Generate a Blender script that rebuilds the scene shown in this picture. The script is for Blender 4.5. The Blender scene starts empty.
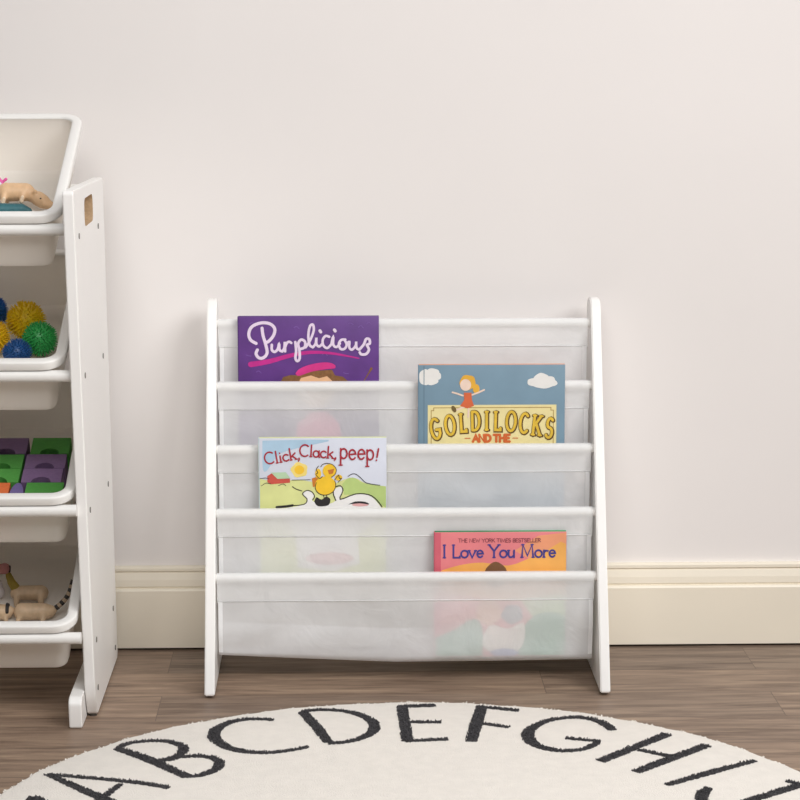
import bpy, bmesh, math, random
import numpy as np
from mathutils import Vector, Matrix
random.seed(7)
SC = bpy.context.scene
COL = SC.collection
PI = math.pi

# ------------------------------------------------------------------ materials
def s2l(c):
    return tuple((v/255/12.92 if v/255 <= .04045 else ((v/255+.055)/1.055)**2.4) for v in c) + (1,)

def mat(name, rgb, rough=.5, var=.06, scale=40, bump=0, bscale=300, metallic=0, sheen=0):
    m = bpy.data.materials.new(name); m.use_nodes = True
    nt = m.node_tree; b = nt.nodes['Principled BSDF']
    b.inputs['Roughness'].default_value = rough; b.inputs['Metallic'].default_value = metallic
    if sheen: b.inputs['Sheen Weight'].default_value = sheen
    tc = nt.nodes.new('ShaderNodeTexCoord')
    n = nt.nodes.new('ShaderNodeTexNoise'); n.inputs['Scale'].default_value = scale; n.inputs['Detail'].default_value = 3
    nt.links.new(tc.outputs['Object'], n.inputs['Vector'])
    r = nt.nodes.new('ShaderNodeValToRGB'); c = s2l(rgb)
    r.color_ramp.elements[0].position = .3; r.color_ramp.elements[1].position = .7
    r.color_ramp.elements[0].color = tuple(max(0, v*(1-var)) for v in c[:3]) + (1,)
    r.color_ramp.elements[1].color = tuple(min(1, v*(1+var)) for v in c[:3]) + (1,)
    nt.links.new(n.outputs['Fac'], r.inputs['Fac']); nt.links.new(r.outputs['Color'], b.inputs['Base Color'])
    if bump:
        n2 = nt.nodes.new('ShaderNodeTexNoise'); n2.inputs['Scale'].default_value = bscale; n2.inputs['Detail'].default_value = 2
        nt.links.new(tc.outputs['Object'], n2.inputs['Vector'])
        bp = nt.nodes.new('ShaderNodeBump'); bp.inputs['Strength'].default_value = bump; bp.inputs['Distance'].default_value = .002
        nt.links.new(n2.outputs['Fac'], bp.inputs['Height']); nt.links.new(bp.outputs['Normal'], b.inputs['Normal'])
    return m

def sheer(name, rgb, opacity, transl=.45):
    """thin woven cloth: part of the light passes straight through the weave"""
    m = bpy.data.materials.new(name); m.use_nodes = True
    nt = m.node_tree; nt.nodes.remove(nt.nodes['Principled BSDF']); out = nt.nodes['Material Output']
    d = nt.nodes.new('ShaderNodeBsdfDiffuse'); t = nt.nodes.new('ShaderNodeBsdfTranslucent'); tr = nt.nodes.new('ShaderNodeBsdfTransparent')
    d.inputs['Color'].default_value = s2l(rgb); t.inputs['Color'].default_value = s2l(rgb)
    a = nt.nodes.new('ShaderNodeMixShader'); a.inputs['Fac'].default_value = transl
    nt.links.new(d.outputs[0], a.inputs[1]); nt.links.new(t.outputs[0], a.inputs[2])
    tc = nt.nodes.new('ShaderNodeTexCoord'); n = nt.nodes.new('ShaderNodeTexNoise')
    n.inputs['Scale'].default_value = 9; n.inputs['Detail'].default_value = 4
    nt.links.new(tc.outputs['Object'], n.inputs['Vector'])
    mr = nt.nodes.new('ShaderNodeMapRange'); mr.inputs['From Min'].default_value = .3; mr.inputs['From Max'].default_value = .7; mr.inputs['To Min'].default_value = opacity-.07; mr.inputs['To Max'].default_value = min(1, opacity+.07)
    nt.links.new(n.outputs['Fac'], mr.inputs['Value'])
    n2 = nt.nodes.new('ShaderNodeTexNoise'); n2.inputs['Scale'].default_value = 16; n2.inputs['Detail'].default_value = 3; n2.inputs['Distortion'].default_value = 1.6
    nt.links.new(tc.outputs['Object'], n2.inputs['Vector'])
    bp = nt.nodes.new('ShaderNodeBump'); bp.inputs['Strength'].default_value = .35; bp.inputs['Distance'].default_value = .006
    nt.links.new(n2.outputs['Fac'], bp.inputs['Height']); nt.links.new(bp.outputs['Normal'], d.inputs['Normal'])
    b = nt.nodes.new('ShaderNodeMixShader'); nt.links.new(mr.outputs[0], b.inputs['Fac'])
    nt.links.new(tr.outputs[0], b.inputs[1]); nt.links.new(a.outputs[0], b.inputs[2]); nt.links.new(b.outputs[0], out.inputs['Surface'])
    return m

def translucent_plastic(name, rgb, k=.35):
    m = mat(name, rgb, .32, .012, 15); nt = m.node_tree
    t = nt.nodes.new('ShaderNodeBsdfTranslucent'); t.inputs['Color'].default_value = s2l(rgb)
    x = nt.nodes.new('ShaderNodeMixShader'); x.inputs['Fac'].default_value = k
    nt.links.new(nt.nodes['Principled BSDF'].outputs[0], x.inputs[1]); nt.links.new(t.outputs[0], x.inputs[2])
    nt.links.new(x.outputs[0], nt.nodes['Material Output'].inputs['Surface']); return m

def floor_mat():
    m = bpy.data.materials.new('wood_planks'); m.use_nodes = True
    nt = m.node_tree; N = nt.nodes.new; L = nt.links.new; b = nt.nodes['Principled BSDF']
    tc = N('ShaderNodeTexCoord')
    mp = N('ShaderNodeMapping'); mp.inputs['Location'].default_value = (.37, .028, 0); L(tc.outputs['Object'], mp.inputs['Vector'])
    br = N('ShaderNodeTexBrick'); br.offset = .37; br.offset_frequency = 2
    for k, v in (('Scale', 1), ('Mortar Size', .0007), ('Mortar Smooth', .3), ('Bias', 0), ('Brick Width', .92), ('Row Height', .121)): br.inputs[k].default_value = v
    br.inputs['Color1'].default_value = (0, 0, 0, 1); br.inputs['Color2'].default_value = (1, 1, 1, 1); br.inputs['Mortar'].default_value = (.5, .5, .5, 1)
    L(mp.outputs[0], br.inputs['Vector'])
    # grain, stretched along the boards and shifted per board
    cmb = N('ShaderNodeVectorMath'); cmb.operation = 'MULTIPLY_ADD'
    cmb.inputs[1].default_value = (7, 5, 3); L(br.outputs['Color'], cmb.inputs[0]); L(tc.outputs['Object'], cmb.inputs[2])
    m2 = N('ShaderNodeMapping'); m2.inputs['Scale'].default_value = (2.6, 26, 1); L(cmb.outputs[0], m2.inputs['Vector'])
    n1 = N('ShaderNodeTexNoise'); n1.inputs['Scale'].default_value = 2.2; n1.inputs['Detail'].default_value = 7; n1.inputs['Roughness'].default_value = .62; n1.inputs['Distortion'].default_value = .5
    L(m2.outputs[0], n1.inputs['Vector'])
    cr = N('ShaderNodeValToRGB'); e = cr.color_ramp.elements
    e[0].position = .28; e[0].color = s2l((96, 79, 66)); e[1].position = .74; e[1].color = s2l((172, 151, 130))
    x = cr.color_ramp.elements.new(.5); x.color = s2l((138, 119, 104))
    L(n1.outputs['Fac'], cr.inputs['Fac'])
    tint = N('ShaderNodeValToRGB'); tint.color_ramp.elements[0].color = (.76, .76, .77, 1); tint.color_ramp.elements[1].color = (1.14, 1.09, 1.03, 1)
    L(br.outputs['Color'], tint.inputs['Fac'])
    mx = N('ShaderNodeMix'); mx.data_type = 'RGBA'; mx.blend_type = 'MULTIPLY'; mx.inputs['Factor'].default_value = 1
    L(cr.outputs['Color'], mx.inputs['A']); L(tint.outputs['Color'], mx.inputs['B'])
    m3 = N('ShaderNodeMix'); m3.data_type = 'RGBA'; m3.inputs['B'].default_value = s2l((104, 88, 76))
    L(br.outputs['Fac'], m3.inputs['Factor']); L(mx.outputs['Result'], m3.inputs['A']); L(m3.outputs['Result'], b.inputs['Base Color'])
    b.inputs['Roughness'].default_value = .48; b.inputs['Specular IOR Level'].default_value = .35
    bp = N('ShaderNodeBump'); bp.inputs['Strength'].default_value = .12; bp.inputs['Distance'].default_value = .002
    L(n1.outputs['Fac'], bp.inputs['Height']); L(bp.outputs['Normal'], b.inputs['Normal'])
    return m

M = dict(
    wall=mat('wall_paint', (236, 231, 228), .7, .012, 3, .04, 500),
    base=mat('baseboard_paint', (240, 231, 213), .38, .015, 6),
    floor=floor_mat(),
    white=mat('white_lacquer', (248, 246, 243), .4, .01, 12),
    raw=mat('raw_board', (190, 160, 126), .8, .12, 200),
    pad=mat('dark_glide', (62, 54, 48), .7),
    plastic=translucent_plastic('white_plastic', (252, 248, 242), .42), lip=mat('white_plastic_lip', (242, 240, 236), .32, .012, 15),
    dowelw=mat('white_dowel', (240, 238, 234), .4, .012, 30),
    screw=mat('screw_metal', (120, 116, 110), .35, .1, 200, metallic=.6),
    cloth=sheer('sheer_white_cloth', (254, 254, 255), .64, .15),
    sleeve=sheer('doubled_white_cloth', (254, 254, 254), .62, .18),
    hem=sheer('folded_cloth_hem', (252, 252, 252), .9, .2),
    rug=mat('cream_pile', (235, 229, 220), .95, .03, 60, .5, 450, sheen=.2),
    tuft=mat('cream_yarn', (236, 230, 221), .95, .04, 300, sheen=.2),
    yarn=mat('charcoal_yarn', (68, 66, 68), .95, .35, 260),
    paper=mat('paper', (240, 236, 226), .8, .04, 400),
)
_c = {}
def col(rgb, rough=.45, var=.05, scale=60):
    k = (rgb, rough, var, scale)
    if k not in _c: _c[k] = mat('colour_%02x%02x%02x' % rgb, rgb, rough, var, scale)
    return _c[k]

# ------------------------------------------------------------------ mesh helpers
class MB:
    def __init__(s): s.v = []; s.f = []; s.m = []
    def add(s, vs, fs, mi=0):
        o = len(s.v); s.v += [tuple(v) for v in vs]; s.f += [tuple(i+o for i in f) for f in fs]; s.m += [mi]*len(fs)
    def box(s, a, b, mi=0):
        x0, y0, z0 = a; x1, y1, z1 = b
        s.add([(x0,y0,z0),(x1,y0,z0),(x1,y1,z0),(x0,y1,z0),(x0,y0,z1),(x1,y0,z1),(x1,y1,z1),(x0,y1,z1)],
              [(0,3,2,1),(4,5,6,7),(0,1,5,4),(1,2,6,5),(2,3,7,6),(3,0,4,7)], mi)
    def loft(s, rings, cap0=True, cap1=True, mi=0):
        n = len(rings[0]); vs = [p for r in rings for p in r]; fs = []
        for k in range(len(rings)-1):
            for i in range(n):
                j = (i+1) % n; fs.append((k*n+i, k*n+j, (k+1)*n+j, (k+1)*n+i))
        if cap0: fs.append(tuple(range(n-1, -1, -1)))
        if cap1: fs.append(tuple((len(rings)-1)*n+i for i in range(n)))
        s.add(vs, fs, mi)
    def tube(s, a, b, r0, r1=None, n=16, mi=0):
        a = Vector(a); b = Vector(b); r1 = r0 if r1 is None else r1
        q = (b-a).normalized().to_track_quat('Z', 'Y')
        ring = lambda c, r: [c + q @ Vector((r*math.cos(2*PI*i/n), r*math.sin(2*PI*i/n), 0)) for i in range(n)]
        s.loft([ring(a, r0), ring(b, r1)], mi=mi)
    def build(s, name, m, parent=None, smooth=False, bevel=0, recalc=True, seg=2):
        me = bpy.data.meshes.new(name); me.from_pydata(s.v, [], s.f)
        for x in (m if isinstance(m, list) else [m]): me.materials.append(x)
        me.polygons.foreach_set('material_index', s.m)
        if recalc or bevel:
            bm = bmesh.new(); bm.from_mesh(me)
            if bevel:
                ed = [e for e in bm.edges if len(e.link_faces) == 2 and e.calc_face_angle(0) > .6]
                bmesh.ops.bevel(bm, geom=ed, offset=bevel, segments=seg, profile=.5, affect='EDGES', clamp_overlap=True)
            bmesh.ops.recalc_face_normals(bm, faces=bm.faces); bm.to_mesh(me); bm.free()
        if smooth or bevel:
            me.polygons.foreach_set('use_smooth', [True]*len(me.polygons))
            if bevel or smooth == 'auto':
                try: me.set_sharp_from_angle(angle=math.radians(38))
                except Exception: pass
        o = bpy.data.objects.new(name, me); COL.objects.link(o)
        if parent: o.parent = parent
        return o

def tag(o, label=None, cat=None, group=None, kind=None):
    for k, v in (('label', label), ('category', cat), ('group', group), ('kind', kind)):
        if v: o[k] = v
    return o
def thing(name, loc, label, cat, group=None, rot=(0, 0, 0)):
    o = bpy.data.objects.new(name, None); COL.objects.link(o); o.location = loc; o.rotation_euler = rot
    o.empty_display_size = .05
    return tag(o, label, cat, group)
def rrect(hx, hy, r, z, n=6, cx=0, cy=0):
    p = []
    for qx, qy, a0 in ((1, 1, 0), (-1, 1, 90), (-1, -1, 180), (1, -1, 270)):
        for i in range(n+1):
            a = math.radians(a0+90*i/n); p.append((cx+qx*(hx-r)+r*math.cos(a), cy+qy*(hy-r)+r*math.sin(a), z))
    return p
def round_poly(pts, rad, n=5):
    out = []
    for i, p in enumerate(pts):
        r = rad[i] if isinstance(rad, (list, tuple)) else rad
        p = Vector(p); a = Vector(pts[i-1]); b = Vector(pts[(i+1) % len(pts)])
        if r <= 0: out.append(tuple(p)); continue
        u = (a-p); v = (b-p); r = min(r, u.length*.45, v.length*.45); u.normalize(); v.normalize()
        for k in range(n+1):
            t = k/n; out.append(tuple((1-t)**2*(p+u*r) + 2*t*(1-t)*p + t*t*(p+v*r)))
    return out
def slab_yz(profile, x0, x1, holes=(), lean=0):
    """board standing in the YZ plane, with through holes; hole walls get material slot 1"""
    bm = bmesh.new(); loops = [profile] + list(holes); E = []; rings = []
    for lp in loops:
        vs = [bm.verts.new((x1 - lean*z, y, z)) for y, z in lp]; rings.append(vs)
        E += [bm.edges.new((vs[i], vs[(i+1) % len(vs)])) for i in range(len(vs))]
    bmesh.ops.triangle_fill(bm, use_beauty=True, use_dissolve=False, edges=E)
    front = list(bm.faces); mp = {}
    for v in list(bm.verts): mp[v] = bm.verts.new((v.co.x + (x0-x1), v.co.y, v.co.z))
    for f in front: bm.faces.new([mp[v] for v in reversed(f.verts)])
    for k, vs in enumerate(rings):
        for i in range(len(vs)):
            a, b = vs[i], vs[(i+1) % len(vs)]
            f = bm.faces.new((a, b, mp[b], mp[a])); f.material_index = 1 if k else 0
    bmesh.ops.recalc_face_normals(bm, faces=bm.faces)
    return bm
def bm_obj(name, bm, mats, parent=None, smooth=False):
    me = bpy.data.meshes.new(name); bm.to_mesh(me); bm.free()
    for m in (mats if isinstance(mats, list) else [mats]): me.materials.append(m)
    if smooth:
        me.polygons.foreach_set('use_smooth', [True]*len(me.polygons))
        if smooth == 'auto': me.set_sharp_from_angle(angle=math.radians(38))
    o = bpy.data.objects.new(name, me); COL.objects.link(o)
    if parent: o.parent = parent
    return o

# ------------------------------------------------------------------ flat printing: ribbons, patches, stroke letters
def smooth_pts(pts, k=4):
    if len(pts) < 3: return [tuple(p) for p in pts]
    out = []; n = len(pts)
    for i in range(n-1):
        p0 = pts[max(0, i-1)]; p1 = pts[i]; p2 = pts[i+1]; p3 = pts[min(n-1, i+2)]
        for j in range(k):
            t = j/k
            out.append(tuple(.5*(2*b + (c-a)*t + (2*a-5*b+4*c-d)*t*t + (3*b-a-3*c+d)*t**3) for a, b, c, d in zip(p0, p1, p2, p3)))
    out.append(tuple(pts[-1])); return out
class Print:
    """flat ink on a plane: coordinates are (x, z) on the cover, d is the height of the layer above it"""
    def __init__(s, y0, hw=9, hh=9): s.mb = MB(); s.y0 = y0; s.hw = hw; s.hh = hh
    def fit(s, p): return (min(s.hw, max(-s.hw, p[0])), min(s.hh, max(.0015, p[1])))
    def poly(s, pts, d):
        pts = [s.fit(p) for p in pts]
        pts = [p for i, p in enumerate(pts) if math.dist(p, pts[i-1]) > 1e-6]
        bm = bmesh.new(); vs = [bm.verts.new((x, s.y0-d, z)) for x, z in pts]
        ed = [bm.edges.new((vs[i], vs[(i+1) % len(vs)])) for i in range(len(vs))]
        bmesh.ops.triangle_fill(bm, use_beauty=True, edges=ed)
        bm.verts.index_update()
        s.mb.add([v.co[:] for v in bm.verts], [[v.index for v in f.verts] for f in bm.faces]); bm.free()
    def blob(s, x, z, rx, rz, d, rot=0, n=24, wob=0):
        s.k = getattr(s, 'k', 0)+6e-6; d += s.k
        p = []
        for i in range(n):
            a = 2*PI*i/n; k = 1+wob*math.sin(5*a+x*900)
            u, v = rx*k*math.cos(a), rz*k*math.sin(a); p.append((x+u*math.cos(rot)-v*math.sin(rot), z+u*math.sin(rot)+v*math.cos(rot)))
        s.mb.add([(a, s.y0-d, b) for a, b in map(s.fit, p)], [tuple(range(n))])
    def stroke(s, pts, w, d):
        """one continuous ribbon with mitred bends and round ends"""
        ws = w if isinstance(w, (list, tuple)) else [w]*len(pts)
        P_ = []; W_ = []
        for p, q in zip(pts, ws):
            if not P_ or math.dist(p[:2], P_[-1]) > 1e-6: P_.append(tuple(p[:2])); W_.append(q)
        n = len(P_)
        if n < 2: s.blob(P_[0][0], P_[0][1], W_[0]/2, W_[0]/2, d, n=12); return
        T = [((P_[i+1][0]-P_[i][0]), (P_[i+1][1]-P_[i][1])) for i in range(n-1)]
        T = [(x/math.hypot(x, z), z/math.hypot(x, z)) for x, z in T]
        s.k = getattr(s, 'k', 0)+6e-6
        vs = []; L = []
        def put(x, z):
            x, z = s.fit((x, z)); vs.append((x, s.y0-d-s.k, z)); return len(vs)-1
        for i in range(n):
            s.k += 2e-6
            t0 = T[max(0, i-1)]; t1 = T[min(n-2, i)]
            mx, mz = -(t0[1]+t1[1]), t0[0]+t1[0]; l = math.hypot(mx, mz)
            if l < .3: mx, mz = -t1[1], t1[0]; k = 1
            else: mx /= l; mz /= l; k = min(1.7, 1/max(.3, mx*-t1[1]+mz*t1[0]))
            r = W_[i]/2*k; L.append((put(P_[i][0]+mx*r, P_[i][1]+mz*r), put(P_[i][0]-mx*r, P_[i][1]-mz*r)))
        fs = [(L[i][0], L[i][1], L[i+1][1], L[i+1][0]) for i in range(n-1)]
        for i, t, sg in ((0, T[0], -1), (n-1, T[-1], 1)):
            r = W_[i]/2; nx, nz = -t[1], t[0]; arc_ = [L[i][0]]
            for a in range(1, 6):
                c, sn = math.cos(PI*a/6), math.sin(PI*a/6); arc_.append(put(P_[i][0]+nx*r*c+sg*t[0]*r*sn, P_[i][1]+nz*r*c+sg*t[1]*r*sn))
            fs.append(tuple(arc_+[L[i][1]]))
        s.mb.add(vs, fs)
    def build(s, name, m, parent): return s.mb.build(name, m, parent, recalc=False)

def arc(cx, cy, rx, ry, a0, a1, n=10):
    return [(cx+rx*math.cos(math.radians(a0+(a1-a0)*i/n)), cy+ry*math.sin(math.radians(a0+(a1-a0)*i/n))) for i in range(n+1)]
# letter shapes in a box of cap height 1: (advance, strokes, serif points)
FONT = {
 'A': (.72, [[(0,0),(.34,1),(.68,0)], [(.13,.36),(.55,.36)]], [(0,0),(.68,0)]),
 'B': (.62, [[(.08,0),(.08,1)], [(.08,1)]+arc(.28,.76,.24,.24,90,-90)+[(.08,.52)], [(.08,.52)]+arc(.30,.26,.26,.26,90,-90)+[(.08,0)]], []),
 'C': (.72, [arc(.38,.5,.36,.5,50,310,14)], []),
 'D': (.74, [[(.08,0),(.08,1)], [(.08,1)]+arc(.28,.5,.40,.5,90,-90,12)+[(.08,0)]], []),
 'E': (.6, [[(.52,1),(.08,1),(.08,0),(.52,0)], [(.08,.52),(.42,.52)]], []),
 'G': (.78, [arc(.38,.5,.36,.5,50,330,14)+[(.69,.45),(.42,.45)]], []),
 'H': (.76, [[(.08,0),(.08,1)], [(.66,0),(.66,1)], [(.08,.52),(.66,.52)]], [(.08,0),(.08,1),(.66,0),(.66,1)]),
 'I': (.3, [[(.13,0),(.13,1)]], [(.13,0),(.13,1)]),
 'K': (.72, [[(.08,0),(.08,1)], [(.62,1),(.1,.45)], [(.24,.6),(.66,0)]], [(.08,0),(.08,1),(.62,1),(.66,0)]),
 'L': (.6, [[(.1,1),(.1,0),(.54,0),(.54,.1)]], [(.1,1)]),
 'M': (.96, [[(.08,0),(.14,1),(.46,.12),(.78,1),(.86,0)]], [(.08,0),(.14,1),(.78,1),(.86,0)]),
 'N': (.78, [[(.08,0),(.08,1),(.66,0),(.66,1)]], [(.08,0),(.08,1),(.66,1)]),
 'O': (.8, [arc(.39,.5,.37,.5,90,450,18)], []),
 'R': (.68, [[(.08,0),(.08,1)], [(.08,1)]+arc(.30,.75,.25,.25,90,-90)+[(.08,.5)], [(.3,.5),(.62,0)]], [(.08,0),(.62,0)]),
 'S': (.6, [arc(.29,.75,.23,.25,40,250,8)+arc(.29,.25,.25,.26,80,-150,9)], []),
 'T': (.68, [[(0,1),(.62,1)], [(.31,1),(.31,0)]], [(.31,0)]),
 'W': (1., [[(.02,1),(.26,0),(.48,.8),(.7,0),(.94,1)]], [(.02,1),(.94,1)]),
 'Y': (.72, [[(0,1),(.34,.5),(.68,1)], [(.34,.5),(.34,0)]], [(0,1),(.68,1),(.34,0)]),
 'a': (.52, [arc(.22,.27,.2,.27,20,340,12), [(.43,.55),(.43,.06),(.5,0)]], []),
 'c': (.48, [arc(.25,.28,.22,.28,45,315,10)], []),
 'e': (.52, [[(.05,.3),(.45,.32)]+arc(.25,.29,.2,.27,8,320,12)], []),
 'i': (.26, [[(.12,0),(.12,.55)], [(.12,.78),(.12,.8)]], [(.12,0)]),
 'k': (.52, [[(.08,0),(.08,1)], [(.42,.55),(.1,.25)], [(.2,.34),(.46,0)]], [(.08,0),(.46,0)]),
 'l': (.26, [[(.12,0),(.12,1)]], [(.12,0)]),
 'o': (.56, [arc(.27,.28,.24,.28,90,450,14)], []),
 'p': (.56, [[(.09,.55),(.09,-.35)], arc(.27,.28,.2,.27,160,-160,12)], [(.09,-.35)]),
 'r': (.42, [[(.09,0),(.09,.55)], [(.09,.35),(.2,.52),(.36,.5)]], [(.09,0)]),
 'u': (.56, [[(.07,.55),(.07,.15),(.16,.02),(.3,.02),(.44,.16)], [(.45,.55),(.45,0)]], [(.07,.55)]),
 'v': (.54, [[(.02,.55),(.24,0),(.48,.55)]], [(.02,.55),(.48,.55)]),
 ',': (.28, [[(.12,.06),(.13,-.02),(.06,-.16)]], []),
 '!': (.3, [[(.17,1),(.13,.3)], [(.11,.03),(.11,.05)]], []),
 ' ': (.36, [], []),
 '-': (.4, [[(.05,.4),(.35,.4)]], []),
}
def put_char(pr, ch, x, z, h, w, d, rot=0, serif=0, sx=1, slant=0):
    adv, strokes, sf = FONT[ch]; ca, sa = math.cos(rot), math.sin(rot)
    def T(u, v): u = (u*sx+slant*v)*h; v = v*h; return (x+u*ca-v*sa, z+u*sa+v*ca)
    for st in strokes: pr.stroke([T(*p) for p in st], w, d)
    if serif:
        for (u, v) in sf: pr.stroke([T(u-serif/sx, v), T(u+serif/sx, v)], w*.7, d)
    return adv*sx*h
def put_text(pr, s, x, z, h, w, d, base=None, serif=0, sx=1, fit=None, slant=0):
    tot = sum(FONT[c][0] for c in s)*h
    if fit: sx = fit/tot
    for c in s:
        a = FONT[c][0]*sx*h
        zz, rr = base(x+a/2) if base else (z, 0)
        put_char(pr, c, x, zz, h, w, d, rr, serif, sx, slant); x += a
    return x

# ------------------------------------------------------------------ the setting
def struct(o): o['kind'] = 'structure'; return o
mb = MB(); mb.box((-3.2, -6.0, -.05), (3.2, .1, 0)); struct(mb.build('floor', M['floor']))
mb = MB(); mb.box((-3.2, 0, 0), (3.2, .1, 2.7)); struct(mb.build('wall_back', M['wall']))
prof = [(0, .1365), (.008, .1365), (.0105, .134), (.0105, .1295), (.0075, .1275), (.0095, .1255), (.0125, .115), (.0135, .105), (.0115, .1022), (.0165, .1005), (.018, .098), (.018, .004), (0, .004)]
mb = MB(); mb.loft([[(x, -d, z) for d, z in prof] for x in (-3.2, 3.2)]); struct(mb.build('baseboard_back', M['base']))

def kid(o, parent, base):
    """parent a piece built in room coordinates under an upright Empty"""
    o.parent = parent; o.matrix_parent_inverse = Matrix.Translation(-Vector(base)); return o

# ------------------------------------------------------------------ sling book rack
RB = (0, -.15, 0)
rack = thing('book_rack', RB, "white wooden children's book rack with sheer cloth pockets, standing against the wall", 'bookcase')
RY = [-.075-.0335*k for k in range(5)]; RZ = [.5465-.0929*k for k in range(5)]
front = lambda z: -.2855+.359*z
for x0, x1 in ((-.305, -.29), (.29, .305)):
    pr_ = round_poly([(-.2855, .003), (front(.577)-.001, .577), (-.026, .574), (-.026, .003)], [.006, .02, .02, .006])
    bm = slab_yz(pr_, x0, x1)
    ed = [e for e in bm.edges if len(e.link_faces) == 2 and e.calc_face_angle(0) > 1.2]
    bmesh.ops.bevel(bm, geom=ed, offset=.0016, segments=2, affect='EDGES')
    p = kid(bm_obj('side_panel', bm, M['white'], smooth='auto'), rack, RB)
    for y in (-.262, -.05):
        m = MB(); m.tube((( x0+x1)/2, y, 0), ((x0+x1)/2, y, .0031), .0058); o = m.build('foot_pad', M['pad']); o.parent = p; tag(o, 'dark glide under the panel')
XL, XR = -.2865, .2845
def grid(path, nx, fn=None, xl=XL, xr=XR):
    m = MB(); vs = []; n = len(path)
    for i in range(nx+1):
        x = xl+(xr-xl)*i/nx
        for j, (y, z) in enumerate(path):
            dy, dz = fn(x, j/(n-1), z) if fn else (0, 0); vs.append((x, y+dy, z+dz))
    m.add(vs, [(i*n+j, i*n+j+1, (i+1)*n+j+1, (i+1)*n+j) for i in range(nx) for j in range(n-1)]); return m
for k in range(5):
    y, z = RY[k], RZ[k]-.0085
    m = MB(); m.tube((-.29, y, z), (.29, y, z), .007); kid(m.build('rail', M['dowelw'], smooth='auto'), rack, RB)
    depth = .205 if k == 0 else (.115 if k < 4 else .1420)
    zb = RZ[k]-depth
    seam = (y-.0045, z-.0335)
    path = [seam]
    for j in range(1, 15): path.append((seam[0]+.0012*j/14, seam[1]+(zb+.012-seam[1])*j/14))
    if k:
        y1 = RY[k-1]-.0062
        for a in range(1, 9):
            t = math.radians(180+22.5*a); path.append(((seam[0]+.0012+y1)/2+(y1-seam[0]-.0012)/2*math.cos(t), zb+.012+.012*math.sin(t)))
        for j in range(1, 4): path.append((y1, zb+.012+.012*j))
    ph = k*1.7
    def wr(x, t, zz, k=k, ph=ph):
        w = math.sin(PI*min(1, t*1.7)) if t < .59 else 0
        a = .0016 if k < 4 else .0046
        dy = -a*w*(.6+.5*math.sin(9*x+ph+2*zz*20)+.4*math.sin(37*x-60*zz+ph)*math.sin(11*x+ph))
        dz = 0
        if k == 4 and t > .4:
            e = max(0, 1-(x-XL)/.27); dz = .011*e*min(1, (t-.4)*4)
            dz -= .002*math.sin(PI*(x-XL)/(XR-XL))
        return dy, dz
    sh = kid(grid(path, 90, wr).build('fabric_pocket', M['cloth'], smooth=True, recalc=False), rack, RB)
    # the sleeve that the rail runs through: round over the rail, closing to the seam
    lp = [(y+.0035, z-.0315)]
    for a in range(-20, 201, 20):
        t = math.radians(a); lp.append((y+.0083*math.cos(t), z+.0083*math.sin(t)))
    lp += [(y-.0072, z-.016), (y-.0056, z-.026), (seam[0]-.0006, seam[1]-.001), (seam[0]-.0006, seam[1]-.0035)]
    lp[0] = (y-.0022, seam[1]); lp.insert(1, (y+.0035, z-.018))
    def ws(x, t, zz, ph=ph): return (-.0008*math.sin(PI*t)**2*math.sin(23*x+ph)*math.sin(7*x), 0)
    sl = grid(lp, 60, ws, XL-.0015, XR+.0015).build('rod_sleeve', M['sleeve'], smooth=True, recalc=False); sl.parent = sh
    m = MB(); m.tube((XL, seam[0]-.0012, seam[1]-.0012), (XR, seam[0]-.0012, seam[1]-.0012), .0007, n=6)
    o = m.build('seam', M['hem'], smooth=True); o.parent = sh
    fp = path[:15]
    for xa, xb in ((XL, XL+.0065), (XR-.0065, XR)):
        o = grid([(yy-.0011, zz) for yy, zz in fp], 2, lambda x, t, zz, n=len(path): wr(x, t*14/(n-1), zz), xa, xb).build('side_hem', M['hem'], smooth=True, recalc=False); o.parent = sh

# ------------------------------------------------------------------ picture books in the pockets
def book(x0, x1, bottom, top, k, th, label, cover, back, spine_rgb, tilt=1.5, shift=0, spine_w=.010):
    W = x1-x0; H = top-bottom
    yc = (RY[k-1]+RY[k])/2+.0004+shift
    a = math.radians(tilt)
    r = thing('picture_book', ((x0+x1)/2, yc-math.sin(a)*H/2, bottom), label, 'book', rot=(-a, 0, 0))
    t = th/2; b = .0016
    m = MB(); m.box((-W/2, -t, 0), (W/2, -t+b, H)); fc = m.build('front_cover', cover, r, bevel=.0006)
    m = MB(); m.box((-W/2, t-b, 0), (W/2, t, H+.0006)); m.build('back_cover', back, r, bevel=.0006)
    m = MB(); m.box((-W/2-.0012, -t, 0), (-W/2, t, H)); m.build('spine', spine_rgb, r)
    m = MB(); m.box((-W/2, -t+b, .003), (W/2-.003, t-b, H-.003)); m.build('pages', M['paper'], r)
    return r, fc, W, H, -t

def mapper(W, H, ox, oy, s):
    """measured millimetre-like cover coordinates -> cover plane (left edge ox, top edge oy)"""
    return lambda u, v: (min(W/2-.0006, max(-W/2, -W/2+(u-ox)*s)), max(.0015, H-(v-oy)*s*1.012))
def layer(name, fc, y0, m, label=None):
    class L: pass
    hx_, hz_ = max(v.co.x for v in fc.data.vertices), max(v.co.z for v in fc.data.vertices); p = Print(y0, hx_-.0004, hz_-.0006); p.done = lambda: tag(p.build(name, m, fc), label); return p

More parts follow.
